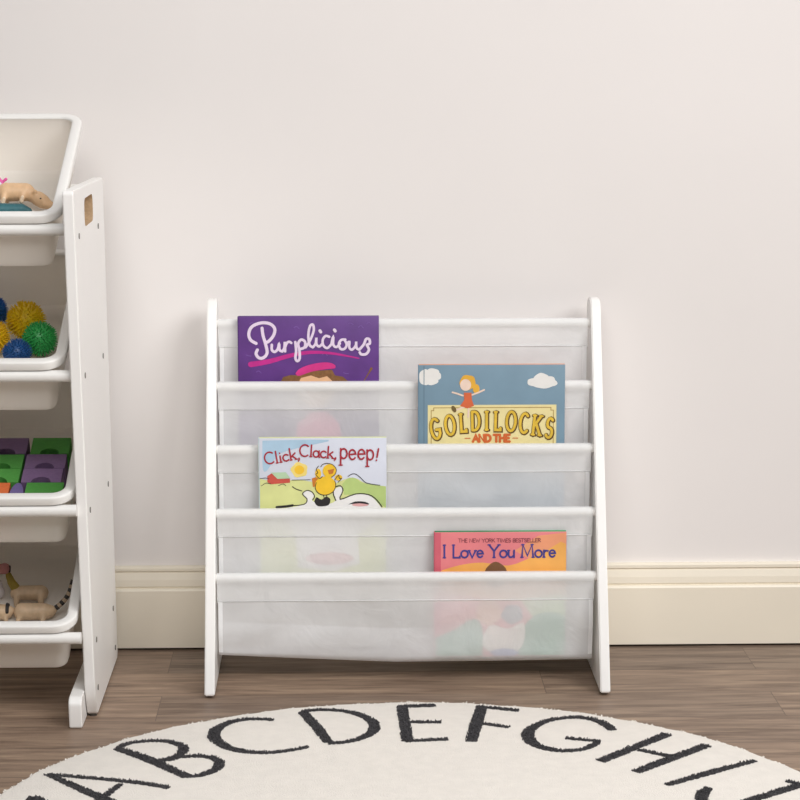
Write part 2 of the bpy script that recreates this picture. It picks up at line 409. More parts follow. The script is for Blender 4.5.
# --- purple book: white script title over a pink swoosh
r, fc, W, H, y0 = book(-.2565, -.0394, .3425, .5520, 1, .009, 'purple picture book with white script title, in the top pocket', col((98, 58, 132), .4, .14, 25), col((92, 52, 126)), col((80, 44, 112)))
s = W/700; q = mapper(W, H, 40, 26, s); f = lambda pts: [q(*p) for p in pts]
sw = layer('swoosh', fc, y0, col((196, 44, 140), .45, .1), 'pink brush swoosh under the title')
sw.stroke(smooth_pts(f([(100, 262), (190, 248), (300, 218), (400, 203), (500, 208), (580, 222), (640, 234)]), 3), [.0085*(1-.045*i) for i in range(19)], .0002); sw.done()
pc = layer('hair', fc, y0, col((132, 92, 52), .6, .2, 200))
pc.poly(f([(250, 345), (262, 325), (300, 315), (335, 318), (350, 300), (505, 290), (520, 318), (560, 325), (590, 352), (560, 372), (500, 420), (340, 420), (300, 350)]), .0002)
pc.done(); pc = layer('paintbrush', fc, y0, col((132, 92, 52), .6, .2, 200)); pc.stroke(f([(655, 362), (690, 305), (702, 285)]), [.001, .002, .004], .0002); pc.done()
fa = layer('face_patch', fc, y0, col((236, 190, 146), .6))
fa.poly(f([(334, 360), (350, 330), (400, 318), (440, 332), (480, 322), (506, 345), (508, 420), (470, 470), (400, 475), (345, 440)]), .0004); fa.done()
ca = layer('cap', fc, y0, col((214, 52, 136), .5, .1))
ca.poly(smooth_pts(f([(322, 308), (345, 284), (400, 263), (470, 253), (514, 262), (520, 282), (470, 288), (400, 300), (340, 320), (322, 308)]), 4)[:-1], .0006)
ca.done(); ca = layer('dress', fc, y0, col((214, 52, 136), .5, .1)); ca.poly(f([(330, 560), (400, 500), (480, 500), (540, 560), (560, 700), (320, 700)]), .0002); ca.done()
ti = layer('title', fc, y0, col((232, 214, 236), .5, .05), 'white script title')
for st, w in (
 ([(128, 158), (100, 140), (92, 108), (108, 75), (150, 57), (195, 60), (221, 85), (214, 120), (190, 148), (178, 152)], .0042),
 ([(158, 82), (163, 120), (176, 165), (182, 205), (165, 228), (142, 230), (127, 210), (134, 190)], .0042),
 ([(206, 165), (206, 190), (220, 200), (236, 185), (242, 160), (244, 190), (258, 198)], .0036),
 ([(258, 198), (268, 180), (271, 150), (272, 198)], .0034), ([(272, 178), (280, 158), (292, 150), (303, 156)], .0034),
 ([(323, 152), (327, 195), (323, 232), (333, 246), (344, 232), (343, 190), (337, 160), (352, 140), (371, 150), (370, 176), (350, 186), (341, 182)], .0036),
 ([(374, 178), (396, 145), (415, 95), (411, 66), (396, 75), (388, 120), (394, 165), (410, 178)], .0034),
 ([(410, 178), (424, 160), (428, 130), (428, 162), (442, 174), (458, 160)], .0034),
 ([(492, 126), (474, 122), (460, 140), (462, 168), (482, 182), (502, 164)], .0034),
 ([(502, 164), (512, 125), (512, 165), (528, 177), (545, 160)], .0034),
 ([(572, 140), (552, 142), (540, 162), (548, 186), (568, 186), (579, 165), (568, 142)], .0034),
 ([(579, 160), (592, 152), (592, 180), (606, 190), (624, 170), (626, 150), (628, 182), (642, 190)], .0034),
 ([(642, 190), (664, 165), (676, 138), (692, 140), (694, 160), (680, 168), (690, 190), (676, 212), (652, 214), (644, 204)], .0036),
 ([(446, 96), (450, 102)], .0042), ([(518, 92), (522, 98)], .0042)):
    sp = smooth_pts(f(st), 4); ti.stroke(sp, w*1.15, .0005)
ti.done()
for u, v, rr in ((690, 65, 0), (110, 60, 1), (575, 305, 2), (140, 300, 1), (650, 80, .5), (600, 60, 1.5), (470, 215, .7), (90, 215, 2), (330, 80, 1)):
    dl = layer('squiggle', fc, y0, col((120, 84, 158), .5)); dl.stroke(smooth_pts(f([(u-12, v), (u, v-10*math.cos(rr)), (u+12, v+6*math.sin(rr))]), 3), .0012, .0002); dl.done()

# --- blue book: outlined yellow capitals on a cream plate
r, fc, W, H, y0 = book(.0214, .2468, .2490, .4805, 2, .009, 'blue picture book with arched yellow capital title on a cream plate', col((122, 150, 168), .4, .05, 20), col((222, 160, 130)), col((112, 142, 164)))
s = W/690; q = mapper(W, H, 42, 48, s); f = lambda pts: [q(*p) for p in pts]
for puffs in (((70, 105, 28, 38), (105, 85, 34, 22), (100, 120, 34, 22), (125, 100, 22, 20)), ((585, 130, 32, 20), (620, 115, 36, 28), (655, 125, 32, 24), (630, 142, 48, 18), (676, 135, 20, 14))):
    cl = layer('cloud', fc, y0, col((236, 234, 230), .6, .03))
    for (u, v, a, b) in puffs:
        x, z = q(u, v); cl.blob(x, z, a*s, b*s, .0002, wob=.04)
    cl.done()
pl = layer('title_plate', fc, y0, col((238, 224, 164), .5, .04), 'cream plate with a tan border')
pl.poly(f([(84, 236), (692, 236), (692, 470), (84, 470)]), .0002); pl.done()
bd = layer('title_plate', fc, y0, col((176, 142, 78), .5))
bd.stroke(f([(100, 468), (100, 262), (112, 262), (112, 249), (666, 249), (666, 262), (678, 262), (678, 468)]), .0011, .0004); bd.done()
BR, YE = col((96, 70, 30), .5, .1), col((226, 188, 62), .5, .12)
ol = layer('title', fc, y0, BR, 'yellow capital title with brown outline'); fi = layer('title', fc, y0, YE)
for ch, u, v, ro, hh in (('G', 106, 398, .16, 96), ('O', 171, 378, .11, 92), ('L', 238, 362, .06, 84), ('D', 291, 355, .03, 88), ('I', 355, 353, 0, 86), ('L', 398, 354, -.02, 86), ('O', 453, 358, -.05, 92), ('C', 516, 366, -.08, 92), ('K', 576, 376, -.11, 92), ('S', 637, 388, -.14, 92)):
    x, z = q(u, v); sx = .62
    put_char(ol, ch, x+.0007, z-.0006, hh*s, 21*s, .0006, ro, .10 if ch in 'LIK' else 0, sx)
    put_char(fi, ch, x, z, hh*s, 12.5*s, .0008, ro, .07 if ch in 'LIK' else 0, sx)
ol.done(); fi.done()
an = layer('subtitle', fc, y0, col((214, 106, 50), .5), 'small orange capitals under the title')
x, z = q(298, 409); put_text(an, 'AND THE', x, z, 32*s, 12*s, .0006, serif=.08, fit=176*s)
for a, b in ((260, 284), (486, 510)): an.stroke(f([(a, 393), (b, 393)]), .0012, .0006)
an.done()
cr = layer('crease', fc, y0, col((104, 130, 148), .5)); cr.stroke(f([(66, 52), (66, 760)]), .0012, .0003); cr.done()
# a plain little figure made of flat shapes
fg = layer('picture', fc, y0, col((232, 176, 60), .6)); x, z = q(272, 130); fg.blob(x, z, 38*s, 36*s, .0006, wob=.05); x, z = q(312, 160); fg.blob(x, z, 16*s, 22*s, .0006); fg.done()
fg = layer('picture', fc, y0, col((240, 214, 196), .6)); x, z = q(262, 142); fg.blob(x, z, 26*s, 28*s, .0008)
for st in ([(250, 192), (222, 182), (200, 176)], [(288, 190), (322, 178), (350, 165)], [(258, 245), (232, 254), (212, 262)], [(276, 245), (276, 270), (274, 292)]): fg.stroke(f(st), .0026, .0006)
fg.done()
fg = layer('picture', fc, y0, col((216, 104, 62), .6)); fg.poly(f([(254, 178), (290, 178), (292, 212), (302, 240), (272, 252), (236, 240), (256, 212)]), .0008); fg.done()
fg = layer('picture', fc, y0, col((112, 92, 48), .6)); x, z = q(207, 255); fg.blob(x, z, 10*s, 17*s, .0008, .5); fg.done()

# --- farm book
r, fc, W, H, y0 = book(-.2239, -.0293, .1555, .3735, 3, .009, 'picture book with red lettering, a sun and green farm fields, in the third pocket', col((216, 220, 232), .4, .05, 14), col((216, 220, 170)), col((196, 214, 216)))
s = W/675; q = mapper(W, H, 50, 48, s); f = lambda pts: [q(*p) for p in pts]
sk = layer('sky', fc, y0, col((176, 206, 228), .5, .05)); sk.poly(smooth_pts(f([(68, 60), (420, 58), (300, 90), (160, 130), (90, 220), (68, 200), (68, 60)]), 3)[:-1], .0002); sk.done()
fd = layer('field', fc, y0, col((220, 224, 152), .5, .06, 30))
fd.poly(smooth_pts(f([(52, 262), (150, 280), (240, 268), (330, 280), (420, 300), (500, 268), (560, 262), (620, 292), (722, 306)]), 3)+f([(722, 800), (52, 800)]), .0003); fd.done()
gr = layer('hill', fc, y0, col((186, 208, 128), .5, .08, 40)); gr.poly(smooth_pts(f([(490, 292), (520, 262), (560, 262), (600, 288), (722, 308)]), 3)+f([(722, 420), (600, 350), (500, 350)]), .0004); gr.done()
wh = layer('white_shape', fc, y0, col((240, 238, 236), .6, .02))
wh.poly(smooth_pts(f([(150, 424), (285, 402), (300, 370), (280, 340), (318, 326), (340, 350), (330, 382), (400, 400), (455, 380), (440, 330), (480, 306), (492, 330), (480, 372), (580, 345), (650, 365), (700, 425)]), 3)+f([(660, 500), (570, 560), (580, 720), (440, 760), (250, 740), (240, 560)]), .0005); wh.done()
ik = layer('ink_line', fc, y0, col((40, 36, 38), .5))
for st, w in (([(142, 414), (200, 408), (285, 400), (302, 372), (278, 345), (300, 326), (328, 334), (342, 358), (332, 376)], .0014), ([(455, 380), (442, 345), (448, 312), (480, 302), (493, 328), (478, 374), (560, 346), (630, 350), (672, 378), (700, 415)], .0016), ([(140, 414), (190, 410), (225, 405)], .0036), ([(520, 252), (540, 240), (562, 240), (590, 262), (620, 288), (690, 300)], .0010), ([(52, 262), (80, 258), (100, 262)], .0008), ([(225, 305), (245, 318), (275, 328)], .0012), ([(222, 270), (320, 268)], .0008), ([(150, 300), (175, 290), (190, 300)], .0008), ([(60, 300), (85, 285), (110, 290)], .0008)):
    ik.stroke(smooth_pts(f(st), 3), w, .0007)
ik.poly(smooth_pts(f([(340, 385), (352, 362), (378, 375), (402, 360), (425, 372), (415, 405), (360, 410), (340, 385)]), 3)[:-1], .0007)
ik.poly(smooth_pts(f([(520, 402), (560, 386), (610, 388), (632, 402), (580, 396), (520, 402)]), 3)[:-1], .0007); ik.done()
pk = layer('pink_patch', fc, y0, col((226, 172, 172), .6)); x, z = q(585, 404); pk.blob(x, z, 44*s, 9*s, .0006); pk.done(); pk = layer('pink_patch', fc, y0, col((226, 172, 172), .6)); x, z = q(420, 690); pk.blob(x, z, 130*s, 34*s, .0007); pk.done()
sn = layer('sun', fc, y0, col((246, 222, 128), .6)); x, z = q(262, 216); sn.blob(x, z, 44*s, 40*s, .0004, wob=.08); sn.done()
sn = layer('sun', fc, y0, col((248, 200, 52), .6)); sn.blob(x, z, 26*s, 24*s, .0006); sn.done()
bn = layer('barn', fc, y0, col((206, 84, 70), .6)); bn.poly(f([(92, 248), (118, 232), (150, 264), (212, 262), (212, 284), (112, 292), (92, 280)]), .0006); bn.done()
bn = layer('barn_roof', fc, y0, col((186, 214, 176), .6)); bn.poly(f([(112, 230), (190, 228), (214, 260), (146, 264)]), .0008); bn.done()
ck = layer('chick', fc, y0, col((246, 200, 46), .55, .06))
for u, v, a, b in ((400, 300, 56, 50), (422, 222, 36, 36), (362, 236, 16, 26), (470, 258, 20, 16)):
    x, z = q(u, v); ck.blob(x, z, a*s, b*s, .0009)
ck.done()
ko = layer('picture', fc, y0, col((70, 54, 40), .6))
for st in ([(376, 200), (388, 186), (412, 182), (440, 190), (458, 214), (452, 240), (432, 256)], [(352, 284), (346, 310), (358, 336), (385, 350), (420, 346), (446, 326), (455, 296), (450, 276)], [(364, 196), (352, 214), (360, 232), (350, 240), (368, 262), (384, 252)], [(450, 270), (470, 244), (474, 262), (486, 262), (468, 282)], [(388, 350), (396, 372)], [(404, 350), (412, 370)]):
    ko.stroke(smooth_pts(f(st), 3), .0011, .0010)
ko.done()
ck = layer('beak', fc, y0, col((206, 122, 44), .55)); ck.poly(f([(412, 218), (448, 210), (440, 236), (420, 240)]), .0011); ck.done(); ck = layer('satchel', fc, y0, col((206, 122, 44), .55)); ck.poly(f([(328, 262), (362, 250), (358, 300), (334, 308)]), .0008); ck.done()
ti = layer('title', fc, y0, col((172, 36, 52), .5), 'red hand lettered title')
b1 = lambda x: (q(0, 190)[1]+(x-q(88, 0)[0])*.18, .16)
put_text(ti, 'Click,', q(82, 0)[0], 0, 62*s, .0023, .0008, b1, serif=.10, fit=192*s)
b2 = lambda x: (q(0, 140)[1]-(x-q(265, 0)[0])*.08, -.07)
put_text(ti, 'Clack,', q(262, 0)[0], 0, 62*s, .0023, .0008, b2, serif=.10, fit=204*s)
b3 = lambda x: (q(0, 160)[1]-(x-q(475, 0)[0])*.03+.0012*math.sin(x*260), .04*math.sin(x*300))
put_text(ti, 'peep', q(474, 0)[0], 0, 98*s, .0025, .0008, b3, serif=.09, fit=190*s)
put_char(ti, '!', *q(664, 168), 64*s, .0026, .0008, -.12); ti.done()

# --- pink and orange book
r, fc, W, H, y0 = book(.0436, .2451, .0375, .2325, 4, .010, 'pink and orange picture book with dark blue title, in the lowest pocket', col((232, 132, 136), .4, .1, 9), col((70, 150, 100), .5, .3, 14), col((206, 92, 112)), shift=.0004)
s = W/616; q = mapper(W, H, 76, 62, s); f = lambda pts: [q(*p) for p in pts]
og = layer('picture', fc, y0, col((244, 178, 92), .5, .1, 18))
og.poly(smooth_pts(f([(110, 240), (200, 215), (300, 205), (420, 220), (520, 185), (600, 150), (690, 120), (690, 380), (110, 340), (110, 240)]), 3)[:-1], .0002); og.done()
og = layer('picture', fc, y0, col((240, 160, 120), .5, .1, 18)); og.poly(f([(450, 150), (560, 80), (690, 66), (690, 150), (520, 190)]), .0001); og.done()
sp = layer('picture', fc, y0, col((214, 100, 116), .5)); sp.poly(f([(76, 62), (104, 62), (104, 680), (76, 680)]), .0002); sp.done()
gn = layer('hill', fc, y0, col((60, 160, 120), .5, .12, 20))
gn.poly(smooth_pts(f([(80, 560), (170, 520), (260, 470), (300, 520), (300, 690)]), 3)+f([(80, 676)]), .0004)
gn.done(); gn = layer('hill', fc, y0, col((60, 160, 120), .5, .12, 20)); gn.poly(smooth_pts(f([(470, 690), (480, 540), (540, 460), (620, 440), (690, 460)]), 3)+f([(690, 676)]), .0004); gn.done()
lg = layer('picture', fc, y0, col((176, 204, 130), .5, .1)); lg.poly(f([(480, 380), (690, 350), (690, 470), (540, 470)]), .0003); lg.done()
wt = layer('picture', fc, y0, col((240, 232, 222), .6, .03)); wt.poly(smooth_pts(f([(300, 560), (340, 500), (420, 520), (490, 490), (500, 560), (470, 620), (380, 640), (310, 610), (300, 560)]), 3)[:-1], .0006); wt.done()
pe = layer('picture', fc, y0, col((232, 180, 150), .6)); x, z = q(330, 440); pe.blob(x, z, 62*s, 60*s, .0006, wob=.06); pe.done()
gy = layer('picture', fc, y0, col((110, 116, 130), .6)); x, z = q(440, 450); gy.blob(x, z, 50*s, 46*s, .0007, wob=.06); gy.done()
bl = layer('picture', fc, y0, col((72, 100, 176), .6)); x, z = q(405, 632); bl.blob(x, z, 66*s, 20*s, .0007); bl.done()
hr = layer('picture', fc, y0, col((122, 84, 52), .6, .15)); x, z = q(362, 262); hr.blob(x, z, 52*s, 60*s, .0006, wob=.03); hr.done()
ti = layer('title', fc, y0, col((66, 62, 140), .5, .15), 'dark blue title')
xx = q(112, 0)[0]; zz = q(0, 181)[1]
put_text(ti, 'I Love You More', xx, zz, 60*s, .0028, .0005, serif=.09, fit=532*s); ti.done()
sm = layer('subtitle', fc, y0, col((136, 62, 76), .5), 'line of small dark red capitals')
put_text(sm, 'THE NEW YORK TIMES BESTSELLER', q(186, 0)[0], q(0, 109)[1], 17*s, .0008, .0005, fit=386*s); sm.done()

# ------------------------------------------------------------------ toy organizer on the left
OB = (-.88, -.22, 0); LEAN = .0095
org = thing('toy_organizer', OB, 'tall white toy organizer frame holding tilted plastic bins, at the left edge', 'shelf unit')
TZ = [.7013, .4958, .3030, .1166]
xo = lambda z: -.456-LEAN*z
hole = round_poly([(-.325, .712), (-.325, .752), (-.215, .752), (-.215, .712)], .014)
def org_panel(x_out, t, lean, with_hole=True):
    pf = round_poly([(-.366, .003), (-.389, .04), (-.4545, .773), (-.062, .765), (-.062, .003)], [.006, .03, .008, .008, .012])
    bm = slab_yz(pf, x_out-t, x_out, [hole], lean)
    ed = [e for e in bm.edges if len(e.link_faces) == 2 and e.calc_face_angle(0) > 1.2 and all(f.material_index == 0 for f in e.link_faces)]
    bmesh.ops.bevel(bm, geom=ed, offset=.0014, segments=2, affect='EDGES')
    return bm_obj('side_panel', bm, [M['white'], M['raw']], smooth='auto')
rp = kid(org_panel(-.456, .015, LEAN), org, OB); lp_ = kid(org_panel(-1.300, .015, LEAN), org, OB)
for xa in (-.4905, -1.2998):
    pf = round_poly([(-.424, 0), (-.4270, .038), (-.418, .046), (-.075, .046), (-.075, 0)], [.004, .008, .006, .01, .006])
    bm = slab_yz(pf, xa, xa+.0185 if xa > -1 else xa+.0155, (), .004)
    ed = [e for e in bm.edges if len(e.link_faces) == 2 and e.calc_face_angle(0) > 1.2]
    bmesh.ops.bevel(bm, geom=ed, offset=.0014, segments=2, affect='EDGES')
    kid(bm_obj('foot_rail', bm, M['white'], smooth='auto'), org, OB)
for p, xa in ((rp, -.4635), (lp_, -1.3075)):
    for y in (-.36, -.09):
        m = MB(); m.tube((xa, y, 0), (xa, y, .0032), .006); o = m.build('foot_pad', M['pad']); o.parent = p; tag(o, 'dark glide under the panel')
TILT = math.radians(22); ca, sa = math.cos(TILT), math.sin(TILT)
FR_Y, FR_Z = -.427, .036                     # front rim of a bin, relative to its tier
def inb(t, v, w): return FR_Y+v*ca-w*sa, TZ[t]+FR_Z+v*sa+w*ca
for t in range(4):
    spots = [(inb(t, .0030, -.0235)), (inb(t, .285, -.1009))]
    for y, z in spots:
        m = MB(); m.tube((-1.3012-LEAN*z, y, z), (-.4702-LEAN*z, y, z), .0085, n=20); kid(m.build('dowel', M['dowelw'], smooth='auto'), org, OB)
for y, z in ((-.401, .706), (-.384, .507), (-.377, .311), (-.352, .112), (-.152, .698), (-.14, .499), (-.126, .297), (-.111, .095), (-.098, .028), (-.352, .040)):
    m = MB(); m.tube((xo(z)-.002, y, z), (xo(z)+.0010, y, z), .0042, n=14); o = m.build('screw', M['screw']); o.parent = rp; tag(o, 'grey screw head')

def storage_bin(t, label):
    hx, Lb = .100, .342; hy = Lb/2
    z0 = TZ[t]+FR_Z
    r = thing('storage_bin', (-.4775-LEAN*z0-hx+(0, -.002, .005, .001)[t], FR_Y, z0), label, 'storage bin', 'white tilted bins in the organizer', (TILT, 0, 0))
    R = lambda d, w, rad: rrect(hx-d, hy-d, max(.004, rad-d), w, 7, 0, hy)
    m = MB()
    m.loft([R(.0005, -.013, .034), R(0, -.011, .034), R(0, -.003, .034), R(.0008, -.0008, .034), R(.003, 0, .034), R(.0125, 0, .034), R(.0145, -.001, .034), R(.0152, -.0035, .034)], False, False)
    m.build('rim', M['lip'], r, smooth=True)
    m = MB()
    m.loft([R(.0030, -.0012, .034), R(.0110, -.0016, .034), R(.0115, -.0060, .034), R(.0175, -.082, .036), R(.0200, -.0895, .036), R(.0270, -.092, .036)], False, True)
    m.loft([R(.0145, -.0015, .034), R(.0205, -.080, .036), R(.0225, -.0855, .036), R(.0290, -.088, .036)], False, True)
    m.build('tub', M['plastic'], r, smooth='auto')
    return r
storage_bin(0, 'topmost white bin, with a tan toy creature lying in it')
storage_bin(1, 'white bin of spiky balls, second from the top')
storage_bin(2, 'white bin of purple and green foam blocks, third from the top')
storage_bin(3, 'lowest white bin, with tan toy animals in it')

# --- spiky rubber balls
def spiky(loc, rad, rgb, label, seed):
    rnd = random.Random(seed); m = MB(); core = rad*.80; bm = bmesh.new()
    bmesh.ops.create_icosphere(bm, subdivisions=3, radius=core); bm.verts.index_update()
    m.add([v.co[:] for v in bm.verts], [[v.index for v in f.verts] for f in bm.faces]); bm.free()
    N = 300
    for i in range(N):
        z = 1-2*(i+.5)/N; a = i*2.39996; rr = math.sqrt(1-z*z)
        d = Vector((rr*math.cos(a)+rnd.uniform(-.08, .08), rr*math.sin(a)+rnd.uniform(-.08, .08), z)).normalized()
        m.tube(d*core*.95, d*rad*rnd.uniform(.93, 1), rad*.055, rad*.02, n=5)
    o = m.build('spiky_ball', col(rgb, .42, .10, 90)); o.location = loc
    return tag(o, label, 'ball', 'spiky balls in the second bin')
spiky((-.5416, -.2447, .5403), .0275, (56, 172, 88), 'green spiky ball at the right end of the ball bin', 1)
spiky((-.5673, -.2035, .5625), .0310, (255, 214, 24), 'large yellow spiky ball behind the green ball', 2)
spiky((-.5705, -.2785, .5235), .0230, (34, 88, 150), 'dark blue spiky ball at the front of the bin, beside the green one', 3)
spiky((-.6120, -.2404, .5430), .0280, (255, 202, 30), 'orange yellow spiky ball cut by the photo edge', 4)
spiky((-.6225, -.1640, .5705), .0255, (28, 104, 186), 'blue spiky ball behind the orange yellow one', 5)

# --- foam blocks with a half round notch
def foam_block(xc, v0, v1, w, h, rgb, label, notch=0., nr=.0145, t=2):
    y, z = inb(t, v0, -.0875)
    pts = [(w/2, 0), (w/2, v1-v0), (-w/2, v1-v0), (-w/2, 0)]
    if nr: pts += [(notch+nr*math.cos(a), nr*math.sin(a)) for a in (PI-PI*i/14 for i in range(15))]
    m = MB(); bm = bmesh.new()
    lo = [bm.verts.new((x, v, 0)) for x, v in pts]; hi = [bm.verts.new((x, v, h)) for x, v in pts]
    for ring in (lo, hi):
        bmesh.ops.triangle_fill(bm, edges=[bm.edges.new((ring[i], ring[(i+1) % len(ring)])) for i in range(len(ring))])
    for i in range(len(pts)): bm.faces.new((lo[i], lo[(i+1) % len(pts)], hi[(i+1) % len(pts)], hi[i]))
    bmesh.ops.recalc_face_normals(bm, faces=bm.faces)
    o = bm_obj('foam_block', bm, col(rgb, .75, .06, 200)); o.location = (xc, y, z); o.rotation_euler = (TILT, 0, 0)
    return tag(o, label, 'toy block', 'foam blocks in the third bin')
GN, PU, OR = (84, 164, 72), (134, 106, 148), (228, 116, 62)
foam_block(-.5335, .188, .231, .0570, .041, GN, 'notched green foam block in the back row of the block bin, right')
foam_block(-.5985, .188, .231, .0600, .041, PU, 'notched purple foam block in the back row of the block bin, left')
foam_block(-.5370, .1495, .1870, .0590, .040, PU, 'notched purple foam block directly in front of the back green one')
foam_block(-.6010, .1495, .1870, .0610, .040, GN, 'notched green foam block directly in front of the back purple one')
foam_block(-.5380, .1120, .1485, .0580, .040, PU, 'notched purple foam block one row behind the plain front green block')
foam_block(-.6015, .1120, .1485, .0610, .040, GN, 'notched green foam block one row behind the orange block')
foam_block(-.5310, .0740, .1110, .0540, .040, GN, 'plain green foam block in the front row', nr=0)
foam_block(-.6040, .0740, .1110, .0440, .040, OR, 'orange foam block at the front of the block bin', nr=0)
def half_round(xc, label):
    y, z = inb(2, .0740, -.0875); m = MB()
    pts = [(.0115*math.cos(a)*(.9), .0365*math.sin(a)) for a in (PI*i/16 for i in range(17))]
    m.loft([[(x, v, 0) for x, v in pts], [(x, v, .040) for x, v in pts]])
    o = m.build('foam_block', col((118, 104, 158), .75, .06, 200)); o.location = (xc, y, z); o.rotation_euler = (TILT, 0, 0)
    tag(o, label, 'toy block', 'foam blocks in the third bin')
half_round(-.5702, 'small lavender half round foam block between the orange and green front blocks')

# --- toy animals
def blob_bm(parts, vox=.0016):
    """one continuous body grown from tapering limbs"""
    bm = bmesh.new()
    for a, b, r0, r1 in parts:
        a = Vector(a); b = Vector(b); n = max(2, int((b-a).length/(min(r0, r1)*.35))+1)
        for i in range(n):
            t = i/(n-1); bmesh.ops.create_icosphere(bm, subdivisions=2, radius=r0+(r1-r0)*t, matrix=Matrix.Translation(a.lerp(b, t)))
    me = bpy.data.meshes.new('tmp'); bm.to_mesh(me); bm.free(); o = bpy.data.objects.new('tmp', me); COL.objects.link(o)
    md = o.modifiers.new('r', 'REMESH'); md.mode = 'VOXEL'; md.voxel_size = vox
    sm = o.modifiers.new('s', 'SMOOTH'); sm.iterations = 6; sm.factor = .5
    dg = bpy.context.evaluated_depsgraph_get(); dg.update()
    me2 = bpy.data.meshes.new_from_object(o.evaluated_get(dg)); bpy.data.objects.remove(o); bpy.data.meshes.remove(me)
    return me2
def blob_obj(name, parts, m, parent=None, vox=.0016, loc=None):
    mm = .001
    me = blob_bm([(tuple(c*mm for c in a), tuple(c*mm for c in b), r0*mm, r1*mm) for a, b, r0, r1 in parts], vox)
    me.name = name; me.materials.append(m); me.polygons.foreach_set('use_smooth', [True]*len(me.polygons))
    o = bpy.data.objects.new(name, me); COL.objects.link(o)
    if parent: o.parent = parent
    if loc: o.location = loc
    return o
TAN = col((222, 184, 144), .45, .08, 120); TAN2 = col((202, 174, 142), .45, .10, 120); PALE = col((232, 208, 180), .5)
# top bin
g = thing('toy_animal', (-.5725, -.2190, .7380), 'tan plastic toy creature lying head down on a teal toy in the top bin', 'toy')
blob_obj('body', [((-16, 0, 16), (12, 0, 16), 14.5, 14), ((14, 0, 15), (26, -3, 9), 11.5, 10), ((31, -6, 7), (38, -9, 3), 11.5, 11), ((40, -10, 1.5), (53, -14, -4), 9.5, 5.5), ((27, -12, 16), (28, -15, 19), 3.6, 2.8), ((40, -17, 4), (44, -18, 0), 4.5, 4),
   ((-17, -10, 14), (-19, -15, 5), 5, 4.5), ((10, -10, 13), (8, -15, 6), 5.5, 4), ((-17, 10, 14), (-17, 12, 2), 5, 4)], TAN, g)
for sx_, a in ((-19, 4), (8, 6)):
    blob_obj('foot', [((sx_, -17, a-2), (sx_+2, -18, a+4), 3.6, 3.0)], PALE, g, .001)['label'] = 'pale foot'
for x, z in ((24, 19.5), (38, 12.5)):
    blob_obj('crest', [((x-4, -4, z), (x+4, -6, z-2.2), 1.2, 1.2)], col((92, 58, 44), .6), g, .0006)['label'] = 'dark brown crest'
blob_obj('eye', [((36, -18.4, 8), (36.5, -18.6, 8), 1.2, 1.2)], col((40, 30, 26), .3), g, .0005)['label'] = 'dark eye'
t_ = blob_obj('toy_fish', [((-46, 0, 2), (34, 0, 2), 10, 9.5), ((34, 0, 2), (46, 0, 0), 9, 5), ((-40, 0, 1), (-62, 0, 5), 8, 3)], col((52, 104, 112), .5, .2, 90), None, .0016, (-.5985, -.2440, .7285))
tag(t_, 'dark teal toy under the tan creature in the top bin', 'toy')
pny = thing('toy_pony', (-.6075, -.2080, .7415), 'pale lavender toy with a pink bow at the left of the top bin', 'toy')
blob_obj('body', [((-12, 0, 12), (3, 0, 12), 9.5, 9), ((3, 0, 14), (7, -2, 24), 6, 6), ((7, -2, 24), (10, -6, 23), 5.5, 3.6)], col((224, 214, 232), .5), pny)
blob_obj('bow', [((12, -4, 26), (18, -4, 31), 2.0, 2.6), ((12, -4, 26), (8, -4, 32), 2, 2.6), ((12, -5, 26), (13, -6, 20), 2, 2)], col((226, 96, 166), .5), pny, .001)['label'] = 'pink bow'
# lowest bin
lw = thing('toy_animal', (-.556, -.2735, .1325), 'tan toy animal with a black striped tail, lying in the lowest bin', 'toy')
blob_obj('body', [((-19, 0, 1.5), (14, 0, 1.5), 13.5, 13), ((14, 0, 1), (22, 0, 2), 13, 10), ((-20, -7, 0), (-24, -12, -10), 5, 4), ((13, -8, 0), (13, -13, -9), 5, 4), ((24, 0, 3), (29, 0, 4), 6.5, 5)], TAN2, lw)
tp = smooth_pts([(25, 0, 2.5), (33, 0, 8), (42, 2, 16), (50, 5, 27), (54, 8, 40), (56, 10, 47)], 5)
m = MB(); rings = []
for i, p in enumerate(tp):
    t = i/(len(tp)-1); c = Vector(p)*.001
    d = (Vector(tp[min(i+1, len(tp)-1)])-Vector(tp[max(i-1, 0)])).normalized(); qd = d.to_track_quat('Z', 'Y'); rr = .0044*(1-.35*t)
    rings.append([c+qd @ Vector((rr*math.cos(2*PI*k/10), rr*math.sin(2*PI*k/10), 0)) for k in range(10)])
for i in range(len(rings)-1): m.loft(rings[i:i+2], i == 0, i == len(rings)-2, mi=1 if (i//2) % 2 == 0 or i > 20 else 0)
tag(m.build('tail', [col((170, 148, 124), .6), col((38, 32, 30), .6)], lw, smooth=True), 'black striped tail')
up = thing('toy_animal', (-.5725, -.2360, .1480), 'tan toy animal with an olive neck and pink head, behind the striped tail one', 'toy')
blob_obj('body', [((-14, 0, 5), (21, 0, 5), 11.5, 12), ((-14, -8, 3), (-15, -11, -10), 5, 4.4), ((22, -8, 3), (22, -11, -11), 5.5, 4.4), ((-12, 6, 3), (-12, 8, -6), 4, 3.4), ((20, 6, 3), (20, 8, -4), 4, 3.4)], TAN2, up)
blob_obj('neck', [((-15, 0, 9), (-23, 0, 22), 8, 6.5), ((-23, 0, 22), (-27, 0, 33), 6.5, 5)], col((150, 128, 40), .6, .15), up)['label'] = 'olive neck'
blob_obj('head', [((-32, -1, 43), (-42, -3, 42), 9, 8), ((-42, -3, 42), (-50, -6, 38), 7, 5)], col((176, 118, 116), .5, .15), up)['label'] = 'pink head'
blob_obj('ear', [((-25, -2, 46), (-25, -3, 39), 2.6, 2.2)], col((58, 34, 34), .6), up, .0008)['label'] = 'dark ear'
